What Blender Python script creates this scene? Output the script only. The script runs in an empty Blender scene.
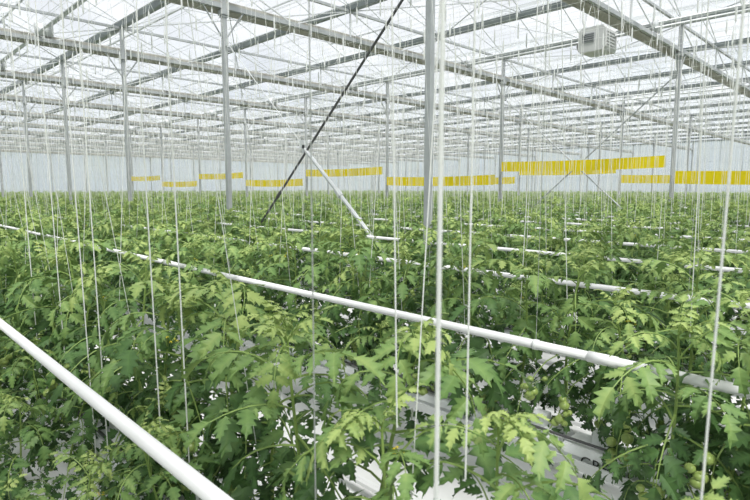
import bpy, math, random
from mathutils import Vector, Matrix
random.seed(7)
R=random.random
def U(a,b): return a+(b-a)*random.random()
scn=bpy.context.scene
CAMH=1.75
# ---------------------------------------------------------------- materials
def mat(name, col, rough=.5, metal=0.0, noise=0.0, nscale=8.0, transl=0.0, bump=0.0):
    m=bpy.data.materials.new(name); m.use_nodes=True
    nt=m.node_tree; N=nt.nodes; L=nt.links
    b=N['Principled BSDF']; out=N['Material Output']
    b.inputs['Base Color'].default_value=(*col,1); b.inputs['Roughness'].default_value=rough
    b.inputs['Metallic'].default_value=metal
    if noise>0 or bump>0:
        tc=N.new('ShaderNodeTexCoord'); no=N.new('ShaderNodeTexNoise')
        no.inputs['Scale'].default_value=nscale; no.inputs['Detail'].default_value=5
        L.new(tc.outputs['Object'],no.inputs['Vector'])
        if noise>0:
            r=N.new('ShaderNodeValToRGB')
            r.color_ramp.elements[0].position=.3; r.color_ramp.elements[1].position=.7
            r.color_ramp.elements[0].color=(*[c*(1-noise) for c in col],1)
            r.color_ramp.elements[1].color=(*[min(1,c*(1+noise*.5)) for c in col],1)
            L.new(no.outputs['Fac'],r.inputs['Fac']); L.new(r.outputs['Color'],b.inputs['Base Color'])
        if bump>0:
            bp=N.new('ShaderNodeBump'); bp.inputs['Strength'].default_value=bump; bp.inputs['Distance'].default_value=.02
            L.new(no.outputs['Fac'],bp.inputs['Height']); L.new(bp.outputs['Normal'],b.inputs['Normal'])
    if transl>0:
        t=N.new('ShaderNodeBsdfTranslucent'); t.inputs['Color'].default_value=(*col,1)
        mx=N.new('ShaderNodeMixShader'); mx.inputs[0].default_value=transl
        L.new(b.outputs[0],mx.inputs[1]); L.new(t.outputs[0],mx.inputs[2]); L.new(mx.outputs[0],out.inputs[0])
    return m
M_steel=mat('galvanised_steel',(.40,.42,.43),.45,.15,.12,6)
M_dark=mat('dark_steel',(.11,.11,.115),.5,.3)
M_alu=mat('aluminium',(.55,.57,.58),.4,.15,.1,4)
M_gutter=mat('gutter_metal',(.27,.30,.31),.5,.15,.2,3)
M_thin=mat('roof_rod_steel',(.64,.66,.67),.45,.1)
M_screen=mat('folded_screen_fabric',(.50,.49,.44),.8,0,.25,14,.3)
M_pipe=mat('white_painted_pipe',(.84,.84,.84),.35,0,.06,5)
M_twine=mat('white_twine',(.92,.92,.90),.7,0,0,8,.3)
M_hook=mat('hook_plastic',(.90,.91,.90),.5,0,0,8,.3)
M_slab=mat('white_slab_film',(.80,.82,.82),.4,0,.15,9,0,.5)
M_tray=mat('white_coated_tray',(.76,.78,.78),.4,0,.1,4)
M_yel=mat('yellow_sticky_film',(.98,.86,.02),.45,0,.04,3,.5)
M_box=mat('grey_unit_housing',(.55,.56,.55),.5,0,.08,5)
M_ink=mat('black_print',(.03,.03,.03),.6)
M_fruit=mat('green_tomato',(.30,.40,.11),.3,0,.2,20)
M_flower=mat('yellow_flower',(.85,.70,.05),.5,0,0,8,.3)
M_stem=mat('tomato_stem',(.22,.32,.08),.6)
M_ext=mat('outside_grass',(.20,.26,.16),.9,0,.3,.3)

def glass(name, tr, col):
    m=bpy.data.materials.new(name); m.use_nodes=True
    nt=m.node_tree; N=nt.nodes; L=nt.links; out=N['Material Output']
    N.remove(N['Principled BSDF'])
    a=N.new('ShaderNodeBsdfTransparent'); a.inputs[0].default_value=(.97,.985,1,1)
    t=N.new('ShaderNodeBsdfTranslucent'); t.inputs[0].default_value=(*col,1)
    g=N.new('ShaderNodeBsdfDiffuse'); g.inputs[0].default_value=(*col,1)
    m1=N.new('ShaderNodeMixShader'); m1.inputs[0].default_value=.2
    L.new(t.outputs[0],m1.inputs[1]); L.new(g.outputs[0],m1.inputs[2])
    m2=N.new('ShaderNodeMixShader')
    tc=N.new('ShaderNodeTexCoord'); no=N.new('ShaderNodeTexNoise'); no.inputs['Scale'].default_value=.35
    mr=N.new('ShaderNodeMapRange'); mr.inputs[1].default_value=.3; mr.inputs[2].default_value=.7
    mr.inputs[3].default_value=max(0,1-tr-.2); mr.inputs[4].default_value=min(1,1-tr+.2)
    L.new(tc.outputs['Object'],no.inputs['Vector']); L.new(no.outputs['Fac'],mr.inputs[0]); L.new(mr.outputs[0],m2.inputs[0])
    L.new(a.outputs[0],m2.inputs[1]); L.new(m1.outputs[0],m2.inputs[2]); L.new(m2.outputs[0],out.inputs[0])
    return m
M_glass=glass('diffuse_roof_glass',.70,(.76,.78,.80))
M_wglass=glass('diffuse_wall_glass',.45,(.85,.89,.92))

# floor : white woven ground cover
M_floor=bpy.data.materials.new('white_ground_cover'); M_floor.use_nodes=True
nt=M_floor.node_tree;N=nt.nodes;L=nt.links;b=N['Principled BSDF']
tc=N.new('ShaderNodeTexCoord'); no=N.new('ShaderNodeTexNoise'); no.inputs['Scale'].default_value=1.7; no.inputs['Detail'].default_value=8
rp=N.new('ShaderNodeValToRGB'); rp.color_ramp.elements[0].position=.3; rp.color_ramp.elements[0].color=(.66,.66,.65,1)
rp.color_ramp.elements[1].position=.62; rp.color_ramp.elements[1].color=(.86,.86,.85,1)
L.new(tc.outputs['Object'],no.inputs['Vector']);L.new(no.outputs['Fac'],rp.inputs['Fac']);L.new(rp.outputs['Color'],b.inputs['Base Color'])
b.inputs['Roughness'].default_value=.45
bp=N.new('ShaderNodeBump'); bp.inputs['Strength'].default_value=.6; bp.inputs['Distance'].default_value=.03
L.new(no.outputs['Fac'],bp.inputs['Height']);L.new(bp.outputs['Normal'],b.inputs['Normal'])

# leaf
M_leaf=bpy.data.materials.new('tomato_leaf'); M_leaf.use_nodes=True
nt=M_leaf.node_tree;N=nt.nodes;L=nt.links;b=N['Principled BSDF'];out=N['Material Output']
at=N.new('ShaderNodeAttribute'); at.attribute_name='age'
tc=N.new('ShaderNodeTexCoord'); no=N.new('ShaderNodeTexNoise'); no.inputs['Scale'].default_value=14; no.inputs['Detail'].default_value=3
L.new(tc.outputs['Object'],no.inputs['Vector'])
ma=N.new('ShaderNodeMath'); ma.operation='MULTIPLY_ADD'; ma.inputs[1].default_value=.4; ma.inputs[2].default_value=-.2
L.new(no.outputs['Fac'],ma.inputs[0])
ad=N.new('ShaderNodeMath'); ad.operation='ADD'; L.new(at.outputs['Fac'],ad.inputs[0]); L.new(ma.outputs[0],ad.inputs[1])
rp=N.new('ShaderNodeValToRGB'); e=rp.color_ramp.elements
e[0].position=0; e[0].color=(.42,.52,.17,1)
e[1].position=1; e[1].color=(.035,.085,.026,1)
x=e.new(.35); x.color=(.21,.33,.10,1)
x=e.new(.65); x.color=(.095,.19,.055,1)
L.new(ad.outputs[0],rp.inputs['Fac']); L.new(rp.outputs['Color'],b.inputs['Base Color'])
b.inputs['Roughness'].default_value=.5
b.inputs['Specular IOR Level'].default_value=.38
t=N.new('ShaderNodeBsdfTranslucent'); L.new(rp.outputs['Color'],t.inputs[0])
mx=N.new('ShaderNodeMixShader'); mx.inputs[0].default_value=.22
L.new(b.outputs[0],mx.inputs[1]);L.new(t.outputs[0],mx.inputs[2]);L.new(mx.outputs[0],out.inputs[0])

# ---------------------------------------------------------------- mesh builder
class MB:
    def __init__(s): s.v=[];s.f=[];s.m=[];s.age=[]
    def quad(s,pts,mi=0):
        n=len(s.v); s.v+= [tuple(p) for p in pts]; s.f.append(tuple(range(n,n+len(pts)))); s.m.append(mi)
    def box(s,c,d,mi=0):
        x,y,z=c; a,b_,h=d[0]/2,d[1]/2,d[2]/2; n=len(s.v)
        for sx in(-1,1):
            for sy in(-1,1):
                for sz in(-1,1): s.v.append((x+sx*a,y+sy*b_,z+sz*h))
        for f in((0,1,3,2),(4,6,7,5),(0,4,5,1),(2,3,7,6),(0,2,6,4),(1,5,7,3)):
            s.f.append(tuple(n+i for i in f)); s.m.append(mi)
    def tube(s,path,r,k=6,mi=0,cap=True,radii=None):
        path=[Vector(p) for p in path]; n0=len(s.v); L_=len(path)
        d0=(path[-1]-path[0]).normalized()
        ref=Vector((0,0,1)) if abs(d0.z)<.9 else Vector((1,0,0))
        for i,p in enumerate(path):
            d=(path[min(i+1,L_-1)]-path[max(i-1,0)]).normalized()
            a=d.cross(ref).normalized(); b_=d.cross(a)
            rr=radii[i] if radii else r
            for j in range(k):
                t=2*math.pi*(j+.5)/k
                s.v.append(tuple(p+a*math.cos(t)*rr+b_*math.sin(t)*rr))
        for i in range(L_-1):
            for j in range(k):
                j2=(j+1)%k
                s.f.append((n0+i*k+j,n0+i*k+j2,n0+(i+1)*k+j2,n0+(i+1)*k+j)); s.m.append(mi)
        if cap:
            s.f.append(tuple(n0+j for j in range(k))[::-1]); s.m.append(mi)
            s.f.append(tuple(n0+(L_-1)*k+j for j in range(k))); s.m.append(mi)
    def prism(s,prof,axis,a,b_,mi=0,cap=True):
        n0=len(s.v);k=len(prof)
        for w in(a,b_):
            for(u,z) in prof: s.v.append((w,u,z) if axis=='x' else (u,w,z))
        for j in range(k):
            j2=(j+1)%k; s.f.append((n0+j,n0+j2,n0+k+j2,n0+k+j)); s.m.append(mi)
        if cap:
            s.f.append(tuple(n0+j for j in range(k))[::-1]); s.m.append(mi)
            s.f.append(tuple(n0+k+j for j in range(k))); s.m.append(mi)
    def mesh(s,name,mats,smooth=False):
        me=bpy.data.meshes.new(name); me.from_pydata(s.v,[],s.f)
        for m in mats: me.materials.append(m)
        me.polygons.foreach_set('material_index',s.m)
        if smooth: me.polygons.foreach_set('use_smooth',[True]*len(s.f))
        me.update(); return me
    def obj(s,name,mats,smooth=False,parent=None,loc=(0,0,0)):
        o=bpy.data.objects.new(name,s.mesh(name,mats,smooth)); scn.collection.objects.link(o)
        o.location=loc
        if parent: o.parent=parent
        return o

# ---------------------------------------------------------------- layout
BX,BY=10.25,5.33
CX=[5.8+BX*i for i in range(-1,6)]          # column lines
CY=[4.8+BY*j for j in range(-2,12)]
X0,X1=CX[0],CX[-1]; Y0,Y1=CY[0],CY[-1]
zL=CAMH+3.6; zU=CAMH+4.25; zG=CAMH+4.35; zR=zG+.85
SP=BX/3
GX=[X0+SP*i for i in range(int(round((X1-X0)/SP))+1)]
ROW0,RSP=.92,1.63
ROWS=[ROW0+RSP*k for k in range(-3,34) if ROW0+RSP*k<X1-.8]
RY0,RY1=Y0+1.0,Y1-1.2

# floor / outside
m=MB(); m.quad([(X0,Y0,0),(X1,Y0,0),(X1,Y1,0),(X0,Y1,0)]); m.obj('floor',[M_floor])
m=MB(); m.quad([(-150,-150,-.06),(300,-150,-.06),(300,300,-.06),(-150,300,-.06)]); m.obj('ground_outside',[M_ext])

# roof glass
m=MB()
for i in range(len(GX)-1):
    a,c=GX[i],GX[i+1]; r=(a+c)/2
    m.quad([(a,Y0,zG+.05),(r,Y0,zR),(r,Y1,zR),(a,Y1,zG+.05)]); m.quad([(r,Y0,zR),(c,Y0,zG+.05),(c,Y1,zG+.05),(r,Y1,zR)])
m.obj('ceiling',[M_glass])
# glazing bars + ridges
m=MB()
for i in range(len(GX)-1):
    a,c=GX[i],GX[i+1]; r=(a+c)/2
    m.tube([(r,Y0,zR-.03),(r,Y1,zR-.03)],.045,4)
    y=Y0
    while y<Y1:
        m.tube([(a,y,zG+.03),(r,y,zR-.03)],.015,4,cap=False); m.tube([(r,y,zR-.03),(c,y,zG+.03)],.015,4,cap=False)
        y+=BY/4
    for j,y in enumerate(CY[:-1]):
        sgn=1 if j%2 else -1
        e=a if sgn<0 else c
        m.tube([(r+(e-r)*.6,y+1.3,zG+.35),(r+(e-r)*.6,y+4.0,zG+.35)],.025,4)
m.obj('ceiling_glazing_bars',[M_thin])

# gutters along Y
for gx in GX:
    m=MB(); w=.11
    m.prism([(gx-w,zG+.04),(gx-w*.6,zG-.10),(gx+w*.6,zG-.10),(gx+w,zG+.04)],'y',Y0+.05,Y1-.05)
    m.obj('rain_gutter',[M_gutter])

# trusses along X
for j,cy in enumerate(CY):
    m=MB()
    m.box(((X0+X1)/2,cy,zL),(X1-X0-.1,.07,.09),0)
    m.box(((X0+X1)/2,cy,zU),(X1-X0-.1,.06,.06),0)
    n=int(round((X1-X0)/(SP/2))); st=(X1-X0)/n
    for i in range(n):
        a=X0+st*i
        if i%2==0: m.tube([(a,cy,zU),(a+st,cy,zL)],.016,5,1,False)
        else: m.tube([(a,cy,zL),(a+st,cy,zU)],.016,5,1,False)
    for gx in GX:
        m.tube([(gx,cy,zL),(gx,cy,zG)],.025,5,1,False)
    for i in range(len(GX)-1):   # ridge posts
        r=(GX[i]+GX[i+1])/2
        m.tube([(r,cy,zU),(r,cy,zR-.04)],.014,4,1,False)
        m.tube([(GX[i],cy,zG),(r,cy,zR-.45)],.012,4,1,False)
        m.tube([(GX[i+1],cy,zG),(r,cy,zR-.45)],.012,4,1,False)
    prof=[]
    yb=cy+.20 if j<len(CY)-1 else cy-.2
    k=7
    for q in range(k): prof.append((yb-.14+.28*q/(k-1), zL-.05-(.03 if q%2 else 0)))
    for q in range(k): prof.append((yb+.14-.28*q/(k-1), zL+.12+(.03 if q%2 else 0)))
    m.prism(prof,'x',X0+.2,X1-.2,2)
    m.box(((X0+X1)/2,yb+.155,zL+.02),(X1-X0-.3,.03,.12),3)
    m.obj('roof_truss',[M_steel,M_thin,M_screen,M_alu])

# screen support wires along Y and roof cross bracing
m=MB()
x=X0+.4
while x<38:
    m.tube([(x,Y0+.1,zL+.17),(x,Y1-.1,zL+.17)],.004,3,cap=False)
    m.tube([(x+.3,Y0+.1,zU+.05),(x+.3,Y1-.1,zU+.05)],.004,3,cap=False)
    x+=.85
m.obj('screen_support_wires',[M_thin])
m=MB()
for gi in range(0,len(GX)-1):
    a,c=GX[gi],GX[gi+1]
    for j in range(len(CY)-1):
        if (gi+j)%2==0:
            m.tube([(a,CY[j],zU),(c,CY[j+1],zU)],.015,4,cap=False)
            m.tube([(c,CY[j],zU),(a,CY[j+1],zU)],.015,4,cap=False)
        r=(a+c)/2
        m.tube([(a,CY[j]+BY/2,zG),(c,CY[j]+BY/2,zG)],.012,4,cap=False)
        m.tube([(r,CY[j],zR-.06),(a,CY[j]+BY/2,zG)],.011,4,cap=False)
        m.tube([(r,CY[j+1],zR-.06),(c,CY[j]+BY/2,zG)],.011,4,cap=False)
m.obj('roof_bracing_rods',[M_alu])

# screen drive tubes (pair) along Y
m=MB()
for bx in (CX[0]+8.4,CX[1]+8.4,CX[2]+8.4):
    for dx,z in((-.12,zL+.16),(.12,zL+.34)):
        m.tube([(bx+dx,Y0+.3,z),(bx+dx,Y1-.3,z)],.032,8)
    for cy in CY[1:-1]: m.box((bx,cy,zL+.25),(.4,.05,.28))
m.obj('screen_drive_tubes',[M_alu],True)

# columns
mc=MB()
w=.088
mc.box((0,0,zG/2),(w,.012,zG)) 
for s in(-1,1):
    mc.box((0,s*w*.45,zG/2),(w,.010,zG)); mc.box((s*w*.45,0,zG/2),(.010,w,zG))
mc.box((0,0,.01),(.28,.28,.02)); mc.box((0,0,zL-.12),(.16,.16,.10)); mc.box((0,0,zL-.2),(.13,.13,.02))
for s in(-1,1):
    mc.tube([(s*.05,0,zL-.6),(s*.45,0,zL-.04)],.018,6)
    for q in(-1,1): mc.tube([(s*.10,q*.10,.015),(s*.10,q*.10,.05)],.012,6)
mcol=mc.mesh('steel_column',[M_steel])
for cx in CX:
    for cy in CY:
        o=bpy.data.objects.new('steel_column',mcol); scn.collection.objects.link(o); o.location=(cx,cy,0)

# wind braces
def brace(p,q,ma,r=.028,name='diagonal_wind_brace'):
    m=MB(); p=Vector(p);q=Vector(q); m.tube([p,q],r,8)
    d=(q-p).normalized()
    for w in(.0,1.0):
        c=p.lerp(q,w); m.box(c,(.02,.14,.14))
    mid=p.lerp(q,.33); m.tube([mid-d*.08,mid+d*.08],r*1.5,8)
    m.obj(name,[ma],False)
bx=5.8
brace((bx,10.05,.12),(bx,4.9,CAMH+2.95),M_dark,.021)
brace((bx,7.55,2.42),(bx,4.9,.15),M_alu,.034)
brace((bx,10.05,CAMH+2.9),(bx,7.62,2.5),M_thin,.008)
bx=16.05
brace((bx,10.05,.12),(bx,4.9,CAMH+2.95),M_steel,.018)
brace((bx,10.05,CAMH+2.95),(bx,4.9,.12),M_steel,.018)

# walls
def wall(name,axis,pos):
    m=MB()
    if axis=='x': m.quad([(pos,Y0,0),(pos,Y1,0),(pos,Y1,zG),(pos,Y0,zG)])
    else: m.quad([(X0,pos,0),(X1,pos,0),(X1,pos,zG),(X0,pos,zG)])
    if axis=='y':
        for i in range(len(GX)-1): m.quad([(GX[i],pos,zG),(GX[i+1],pos,zG),((GX[i]+GX[i+1])/2,pos,zR)])
    o=m.obj(name,[M_wglass])
    m=MB()
    a,b_=(Y0,Y1) if axis=='x' else (X0,X1)
    def P(u,z,off=0): return (pos,u,z) if axis=='x' else (u,pos,z)
    n=int((b_-a)/1.7)
    for i in range(n+1):
        u=a+(b_-a)*i/n; m.tube([P(u,0),P(u,zG)],.03,4)
    for z in(.5,1.6,2.9,4.2,5.4): m.tube([P(a,z),P(b_,z)],.025,4)
    m.box(P((a+b_)/2,.25),(.1,b_-a,.5) if axis=='x' else (b_-a,.1,.5))
    m.obj('mullions',[M_alu],parent=o)
wall('wall_east','x',X1); wall('wall_west','x',X0); wall('wall_north','y',Y1); wall('wall_south','y',Y0)

# ---------------------------------------------------------------- row hardware
for rx in ROWS:
    m=MB(); px=rx-.36; pz=CAMH-.70; pr=.0205
    m.tube([(px,RY0,pz),(px,RY1,pz)],pr,12)
    y=RY0+1.1+U(0,1)
    while y<RY1 and y<26:
        m.tube([(px,y-.06,pz),(px,y+.06,pz)],pr+.003,12)
        m.tube([(px,y+.3,pz+.02),(px,y+.3,zL)],.0014,3)
        m.tube([(px,y+.29,pz),(px,y+.31,pz)],pr+.004,10)
        y+=4.1
    m.obj('heating_pipe',[M_pipe],True)
    m=MB()
    m.prism([(rx-.14,.46),(rx-.12,.40),(rx+.12,.40),(rx+.14,.46),(rx+.13,.46),(rx+.11,.41),(rx-.11,.41),(rx-.13,.46)],'y',RY0,RY1)
    y=RY0+.5
    while y<RY1:
        m.box((rx-.0,y,.20),(.035,.05,.40)); m.box((rx,y,.01),(.2,.12,.02)); m.box((rx,y,.385),(.22,.05,.03))
        y+=2.4
    y=RY0+.05
    while y<RY1-1:
        h=.085
        m.prism([(rx-.10,.415),(rx-.105,.415+h*.6),(rx-.085,.415+h),(rx+.085,.415+h),(rx+.105,.415+h*.6),(rx+.10,.415)],'y',y,y+1.17,1)
        if y<14 and rx<14:
            for q in range(4): m.box((rx+.03,y+.15+.29*q,.415+h+.03),(.075,.075,.07),1)
            m.tube([(rx-.06,y,.52),(rx-.06,y+1.2,.52)],.008,6,2)
        y+=1.2
    m.obj('growing_gutter',[M_tray,M_slab,M_dark])
    m=MB(); ax=rx-RSP/2
    for s in(-.27,.27): m.tube([(ax+s,RY0,.09),(ax+s,RY1,.09)],.0255,8)
    y=RY0+.3
    while y<RY1:
        m.box((ax,y,.045),(.62,.05,.02)); m.box((ax-.27,y,.03),(.06,.1,.06)); m.box((ax+.27,y,.03),(.06,.1,.06)); y+=1.5
    m.obj('floor_pipe_rail',[M_pipe])

tx=bpy.data.curves.new('slab_print','FONT'); tx.body='GREEN'; tx.size=.075; tx.extrude=.0005; tx.materials.append(M_ink)
to=bpy.data.objects.new('slab_print',tx); scn.collection.objects.link(to)
to.matrix_world=Matrix.Translation((ROWS[4]-.108,1.06,.425))@Matrix(((0,0,-1,0),(-1,0,0,0),(0,1,0,0),(0,0,0,1)))

# ---------------------------------------------------------------- tomato plants
def leaflet(m,o,d,n,L_,W,age,seg=9):
    d=d.normalized(); s=d.cross(n).normalized(); n=s.cross(d).normalized()
    droop=U(.15,.75); fold=U(.1,.6); curl=U(-.25,.25)
    ctr=[];le=[];ri=[]
    for i in range(seg+1):
        t=i/seg
        c=o+d*(L_*t*(1-.12*t*droop))-n*(L_*droop*t*t)+s*(curl*L_*t*t)
        m.v.append(tuple(c)); m.age.append(age-.08)
        ctr.append(len(m.v)-1)
    for sg,lst in((1,le),(-1,ri)):
        for i in range(1,seg):
            t=i/seg
            w=W*(math.sin(math.pi*t**.60)**.85)*(1.3 if i%2 else .64)*U(.85,1.12)
            c=Vector(m.v[ctr[i]])+s*sg*w+n*(fold*w-.5*w*w/W*.4)+d*(.10*L_ if i%2 else -.02*L_)
            m.v.append(tuple(c)); m.age.append(age+.08)
            lst.append(len(m.v)-1)
    for lst,fl in((le,False),(ri,True)):
        def F(a):
            m.f.append(tuple(a[::-1]) if fl else tuple(a)); m.m.append(0)
        F([ctr[0],ctr[1],lst[0]])
        for i in range(1,seg-1): F([ctr[i],ctr[i+1],lst[i],lst[i-1]])
        F([ctr[seg-1],ctr[seg],lst[-1]])
def stemtube(m,path,r,k=4,mi=1,radii=None):
    a=len(m.v); m.tube(path,r,k,mi,False,radii); m.age+= [.3]*(len(m.v)-a)
def leaf(m,o,az,el,L_,age,dmul=1):
    n=7; pts=[Vector(o)]; e=el; dl=L_/n; dr=U(.12,.28)*(1 if L_>.15 else .6)*dmul; aa=az; tw=U(-.10,.10)
    dirs=[]
    for i in range(n):
        d=Vector((math.cos(aa)*math.cos(e),math.sin(aa)*math.cos(e),math.sin(e)))
        dirs.append(d); pts.append(pts[-1]+d*dl); e-=dr; aa+=tw
    dirs.append(dirs[-1])
    stemtube(m,pts,.003,3,1,[.0035*L_/.3*(1-.75*i/n)+.0007 for i in range(n+1)])
    def at(t):
        x=t*n;i=min(int(x),n-1);f=x-i
        return pts[i].lerp(pts[i+1],f),dirs[i]
    big=U(.88,1.15)
    for t,sz,ang in((.26,.21,1.3),(.43,.27,1.2),(.61,.30,1.1),(.80,.28,.9),(.35,.09,1.3),(.52,.10,1.3),(.71,.09,1.3)):
        for sg in(-1,1):
            p,d=at(t+U(-.03,.03)); side=d.cross(Vector((0,0,1))).normalized()*sg
            up=side.cross(d).normalized()*sg
            if up.z<0: up=-up
            aj=ang+U(-.15,.15)
            dd=d*math.cos(aj)+side*math.sin(aj)+up*U(-.45,.2)
            q=p+dd*.03*L_
            s=L_*sz*U(.75,1.15)*big
            leaflet(m,q,dd,up+side*U(-.5,.5),s,s*.265,age+U(-.12,.12),9 if sz>.15 else 4)
    d=dirs[-1]; side=d.cross(Vector((0,0,1))).normalized(); up=side.cross(d)
    if up.z<0: up=-up
    leaflet(m,pts[-1],d,up,L_*.34*big,L_*.09*big,age+U(-.1,.1),9)
def ball(m,c,r,mi,age=.3,nu=12,nv=7):
    base=len(m.v)
    for i in range(nv+1):
        ph=math.pi*i/nv
        for j in range(nu):
            th=2*math.pi*j/nu
            rr=r*math.sin(ph)*(1+.03*math.cos(5*th))
            m.v.append((c[0]+rr*math.cos(th),c[1]+rr*math.sin(th),c[2]+.86*r*math.cos(ph))); m.age.append(age)
    for i in range(nv):
        for j in range(nu):
            j2=(j+1)%nu
            m.f.append((base+i*nu+j,base+(i+1)*nu+j,base+(i+1)*nu+j2,base+i*nu+j2)); m.m.append(mi)
def truss_fruit(m,o,az,reach=.12,n=7,dz=.16,rs=1):
    o=Vector(o); h=Vector((math.cos(az),math.sin(az),0))
    path=[o+h*reach*(1-(1-t)**2)-Vector((0,0,dz*t*t)) for t in(0,.3,.6,.85,1)]
    stemtube(m,path,.003)
    for k in range(n):
        p=path[2].lerp(path[4],k/(n-1))+Vector((U(-.035,.035),U(-.04,.04),U(-.03,.01)))
        r=U(.014,.027)*rs; ball(m,p,r,2)
        for q in range(5):
            a=q*1.256; d=Vector((math.cos(a),math.sin(a),.15)); leaflet(m,p+Vector((0,0,r*.85)),d,Vector((0,0,1)),r*.9,r*.16,.4,4)
def flowers(m,o,az):
    o=Vector(o); h=Vector((math.cos(az),math.sin(az),0))
    path=[o+h*.10*t+Vector((0,0,.05*t-.05*t*t)) for t in(0,.5,1)]
    stemtube(m,path,.002,3)
    for k in range(4):
        p=path[1].lerp(path[2],k/4)+Vector((U(-.02,.02),U(-.02,.02),U(-.02,.01)))
        for q in range(5):
            a=q*1.256+k; d=Vector((math.cos(a),math.sin(a),-.3)); n0=len(m.f)
            leaflet(m,p,d,Vector((0,0,1)),.009,.0022,.4,4)
            for z in range(n0,len(m.f)): m.m[z]=3
def plant(idx):
    m=MB(); H=U(.64,.80); wob=U(0,6)
    sp=[Vector((.03*math.sin(wob+3*t)-.03*math.sin(wob),.03*math.cos(wob+2.5*t)-.03*math.cos(wob),H*t)) for t in [i/8 for i in range(9)]]
    stemtube(m,sp,.006,6,1,[.0078*(1-.5*i/8) for i in range(9)])
    nl=20; az=U(0,6.28)
    for i in range(nl):
        t=.08+.90*i/(nl-1)
        k=t*8;j=min(int(k),7);p=sp[j].lerp(sp[j+1],k-j)
        if t<.7: L_=.30 if t<.35 else .36
        else: L_=.37-(t-.7)*.5
        el=-.2+1.0*t**2+U(-.3,.3) if t<.72 else U(.35,1.05)
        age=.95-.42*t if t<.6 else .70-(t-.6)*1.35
        leaf(m,p,az,el,L_*U(.75,1.15),age+U(-.1,.1),1.0 if t<.75 else 1.2)
        az+=2.4+U(-.5,.5)
    for q in range(5): leaf(m,sp[-1],U(0,6.28),U(.7,1.3),U(.08,.17),U(-.03,.15),1.2)
    truss_fruit(m,sp[2],U(0,6),.18)
    if idx%2: flowers(m,sp[7],U(0,6))
    me=m.mesh('tomato_plant_variant',[M_leaf,M_stem,M_fruit,M_flower])
    a=me.attributes.new('age','FLOAT','POINT'); a.data.foreach_set('value',m.age)
    return bpy.data.objects.new('tomato_plant_variant',me)
col=bpy.data.collections.new('tomato_plant_variants')
NV=12
for i in range(NV): col.objects.link(plant(i))

pts=[];rots=[];scs=[];ids=[]
def addp(x,y,z,sc,tilt=.1):
    pts.append((x,y,z)); rots.append((U(-tilt,tilt),U(-tilt,tilt),U(0,6.28))); scs.append(sc); ids.append(random.randrange(NV))
strs=MB(); hooks=MB(); fr=MB()
for ri,rx in enumerate(ROWS):
    y=RY0+U(0,.3); k=0
    first=abs(rx-ROW0)<.01; second=abs(rx-ROW0-RSP)<.01
    ph=U(0,6)
    while y<RY1:
        x=rx+.10+U(-.10,.10)
        skip = (first and (-.40<y<.30)) or (not first and R()<.06)
        sc=U(.90,1.24)
        if first:
            if y>2.3: sc=U(.96,1.24)
            elif y>.9: sc=U(1.0,1.15)
            else: sc=U(.84,.94)
        if second and y<2.2: sc=U(.98,1.14)
        if not skip: addp(x,y,.50,sc)
        if rx<22 and not skip:
            if (first and y>1.0 and k%2==0) or (not first and k%3==0 and not(second and y<1.9)):
                addp(rx-.20+U(-.08,.06),y+U(-.08,.08),.42,U(.58,.78),tilt=.28)
        over=False
        if second: over = y>4.0
        elif not first and rx>2: over = (y>rx*1.5) or math.sin(y*1.3+ph)>.55
        if over and not skip and k%2==0 and rx<30:
            addp(rx-.22+U(-.05,.05),y+U(-.08,.08),.48,U(.92,1.12),tilt=.14)
        if rx<34 and y<44:
            side=1 if k%2 else -1
            xt=rx+side*.33; yt=y+U(-.06,.06); zt=CAMH+2.75
            xb,yb,zb=x+side*.02,y+U(-.04,.04),.55+U(.0,.55)
            if (k%4==3 and ri<12 and y<3) or (first and k%3!=0 and y<2.6): pass
            else:
                sw=U(-.03,.03)
                strs.tube([(xb,yb,zb),((xb+xt)/2+sw,(yb+yt)/2,(zb+zt)/2),(xt,yt,zt)],.0018 if rx<2 else (.0022 if rx<6 else .0028),3,cap=False)
            hooks.tube([(xt,yt,zt+.22),(xt+.02,yt,zt+.18),(xt,yt,zt+.12)],.003,3)
            hooks.tube([(xt,yt,zt-.14),(xt,yt,zt-.10),(xt,yt,zt+.06),(xt,yt,zt+.12)],.012,6,0,True,[.004,.014,.014,.004])
        if .5<rx<9 and 0<y<10 and not second and k%4==1 and not skip:
            truss_fruit(fr,(x,y,U(.78,.92)),math.pi+U(-.5,.5),.30,6,.20)
        y+=.285+U(-.07,.07); k+=1
# low growth hanging into the aisle under the nearest pipe
y=1.35
while y<4.2:
    addp(.50+U(-.06,.06),y,.16+U(0,.12),U(.62,.8),tilt=.3); y+=.34
# shorter plants beside the gap in the nearest row, and bushy shoots spilling over the next row's pipe
addp(1.0,.22,.5,.84); addp(1.04,-.02,.5,.78)
for(x,y,s) in((2.16,.62,1.0),(2.20,.40,1.08),(2.12,.16,1.05),(2.24,-.08,1.1)): addp(x,y,.47,s,.12)
for(y,z) in((1.26,.90),(1.12,.82),(.86,.76),(1.8,.86)):
    truss_fruit(fr,(ROW0+RSP+.08,y,z),math.pi+U(-.15,.15),.30,7,.17,.98)
for(y,z) in((.66,.72),(.5,.86)):
    truss_fruit(fr,(ROW0+RSP-.30,y,z),math.pi+U(-.3,.3),.20,7,.15,.95)
fr.obj('green_tomato_clusters',[M_leaf,M_stem,M_fruit],True)
for(x,y,zb) in((.80,2.55,.5),(.78,2.66,.5),(.80,1.72,.75),(.80,1.95,.8),(.84,3.3,.8),(.80,3.7,.7),(.80,.74,1.25),(.78,.55,1.22),(.80,.18,1.2)):
    strs.tube([(x,y,zb),(x-.02,y+U(-.02,.02),2.2),(x-.05+U(-.06,.06),y+U(-.12,.12),CAMH+2.75)],.0026 if y>1.5 else .0017,6,cap=False)
strs.tube([(.47,.372,.9),(.47,.372,2.3),(.50,.40,CAMH+2.75)],.0028,8,cap=False)
strs.obj('support_twines',[M_twine])
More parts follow.
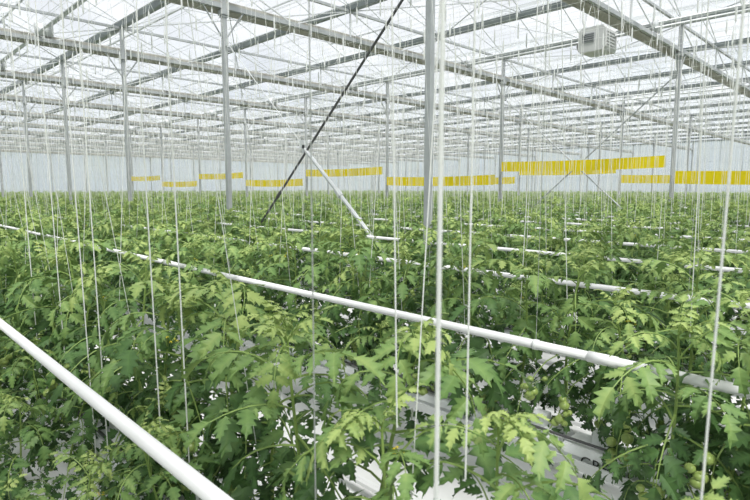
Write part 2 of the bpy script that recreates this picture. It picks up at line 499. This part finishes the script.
for rx in ROWS:
    if rx<34:
        for s in(-.33,.33): hooks.tube([(rx+s,RY0,CAMH+2.97),(rx+s,RY1,CAMH+2.97)],.003,3,0,False)
        for cy in CY[1:-1]: hooks.tube([(rx,cy,zL),(rx-.33,cy,CAMH+2.97)],.004,3,0,False); hooks.tube([(rx,cy,zL),(rx+.33,cy,CAMH+2.97)],.004,3,0,False)
hooks.obj('twine_hooks_and_crop_wires',[M_hook])

me=bpy.data.meshes.new('tomato_plants'); me.from_pydata(pts,[],[])
a=me.attributes.new('prot','FLOAT_VECTOR','POINT'); a.data.foreach_set('vector',[c for r in rots for c in r])
a=me.attributes.new('psc','FLOAT','POINT'); a.data.foreach_set('value',scs)
a=me.attributes.new('pid','INT','POINT'); a.data.foreach_set('value',ids)
po=bpy.data.objects.new('tomato_plants',me); scn.collection.objects.link(po)
ng=bpy.data.node_groups.new('crop_instancer','GeometryNodeTree')
ng.interface.new_socket(name='Geometry',in_out='INPUT',socket_type='NodeSocketGeometry')
ng.interface.new_socket(name='Geometry',in_out='OUTPUT',socket_type='NodeSocketGeometry')
N=ng.nodes;L=ng.links
gi=N.new('NodeGroupInput');go=N.new('NodeGroupOutput')
ci=N.new('GeometryNodeCollectionInfo'); ci.inputs['Collection'].default_value=col
ci.inputs['Separate Children'].default_value=True; ci.inputs['Reset Children'].default_value=True
ip=N.new('GeometryNodeInstanceOnPoints'); ip.inputs['Pick Instance'].default_value=True
def na(n,t):
    x=N.new('GeometryNodeInputNamedAttribute'); x.data_type=t; x.inputs['Name'].default_value=n; return x
def so(x): return [o for o in x.outputs if o.enabled and o.name=='Attribute'][0]
L.new(gi.outputs[0],ip.inputs['Points']); L.new(ci.outputs[0],ip.inputs['Instance'])
L.new(so(na('pid','INT')),ip.inputs['Instance Index'])
L.new(so(na('prot','FLOAT_VECTOR')),ip.inputs['Rotation'])
L.new(so(na('psc','FLOAT')),ip.inputs['Scale'])
L.new(ip.outputs[0],go.inputs[0])
md=po.modifiers.new('crop','NODES'); md.node_group=ng

# ---------------------------------------------------------------- yellow sticky bands
def band(x,y0,y1,e0,e1):
    m=MB(); n=10
    base=len(m.v)
    for i in range(n+1):
        t=i/n; y=y0+(y1-y0)*t; sag=-.04*math.sin(math.pi*t)
        xx=x+.01*math.sin(9*t)
        for dx in(-.001,.001):
            m.v.append((xx+dx,y,CAMH+e0+sag)); m.v.append((xx+dx,y,CAMH+e1+sag))
    for i in range(n):
        a=base+4*i;b_=a+4
        for f in((a,a+1,b_+1,b_),(a+3,a+2,b_+2,b_+3),(a+1,a+3,b_+3,b_+1),(a+2,a,b_,b_+2)): m.f.append(f); m.m.append(0)
    for t in(0,1):
        y=y0+(y1-y0)*t; m.tube([(x,y,CAMH+e0),(x,y,zL)],.004,4,1)
    m.obj('yellow_sticky_trap_band',[M_yel,M_thin])
for j in range(-2,7):
    a=4.8+BY*j
    if j%2==0: band(16.05-.12,a+.15,a+BY-.1,.56,.88)
    else: band(16.05-.12,a+.15,a+BY-.1,.12,.46)
for j in range(-1,3):
    a=4.8+BY*j
    band(26.3-.12,a+.15,a+BY-.1,.25 if j%2==0 else .7,.62 if j%2==0 else 1.05)

# ---------------------------------------------------------------- hanging fan unit
m=MB(); c=Vector((13.85,6.05,zL+.04))
prof=[(c.y-.30,c.z-.28),(c.y-.34,c.z-.20),(c.y-.34,c.z+.22),(c.y-.26,c.z+.30),(c.y+.26,c.z+.30),(c.y+.34,c.z+.22),(c.y+.34,c.z-.20),(c.y+.30,c.z-.28)]
m.prism(prof,'x',c.x-.34,c.x+.34,0)
m.box((c.x-.352,c.y+.08,c.z+.05),(.02,.3,.22),3)
for q in range(4): m.box((c.x-.365,c.y+.08,c.z-.03+.05*q),(.02,.28,.012),1)
for q in range(5): m.box((c.x,c.y-.345,c.z-.15+.075*q),(.5,.02,.012),3)
m.tube([(c.x,c.y+.33,c.z-.05),(c.x,c.y+.48,c.z-.05)],.12,14,1)
for sx in(-.25,.25):
    for sy in(-.2,.2): m.tube([(c.x+sx,c.y+sy,c.z+.28),(c.x+sx,c.y+sy,zU+.1)],.012,5,2)
m.obj('ventilation_fan_unit',[M_box,M_dark,M_thin,M_steel])

# ---------------------------------------------------------------- light
w=bpy.data.worlds.new('overcast_sky'); scn.world=w; w.use_nodes=True
N=w.node_tree.nodes;L=w.node_tree.links; bg=N['Background']
tc=N.new('ShaderNodeTexCoord'); sx=N.new('ShaderNodeSeparateXYZ'); L.new(tc.outputs['Generated'],sx.inputs[0])
rp=N.new('ShaderNodeValToRGB'); e=rp.color_ramp.elements
e[0].position=0; e[0].color=(.66,.75,.86,1); e[1].position=.35; e[1].color=(.95,.965,1,1)
L.new(sx.outputs['Z'],rp.inputs['Fac']); L.new(rp.outputs['Color'],bg.inputs['Color']); bg.inputs['Strength'].default_value=.86
sun=bpy.data.lights.new('sun','SUN'); sun.energy=5.2; sun.angle=math.radians(18); sun.color=(1,.975,.93)
so_=bpy.data.objects.new('sun',sun); scn.collection.objects.link(so_); so_.rotation_euler=(math.radians(26),math.radians(-16),0); so_.location=(0,0,20)

# ---------------------------------------------------------------- camera
cd=bpy.data.cameras.new('camera'); cam=bpy.data.objects.new('camera',cd); scn.collection.objects.link(cam)
cam.location=(0,0,CAMH); cam.rotation_euler=(math.radians(90-6.5),0,math.radians(-44.8))
cd.sensor_width=36; cd.lens=26; cd.clip_end=500; cd.clip_start=.03
cd.dof.use_dof=True; cd.dof.focus_distance=5; cd.dof.aperture_fstop=7
scn.camera=cam
scn.view_settings.view_transform='Standard'
scn.view_settings.exposure=.1
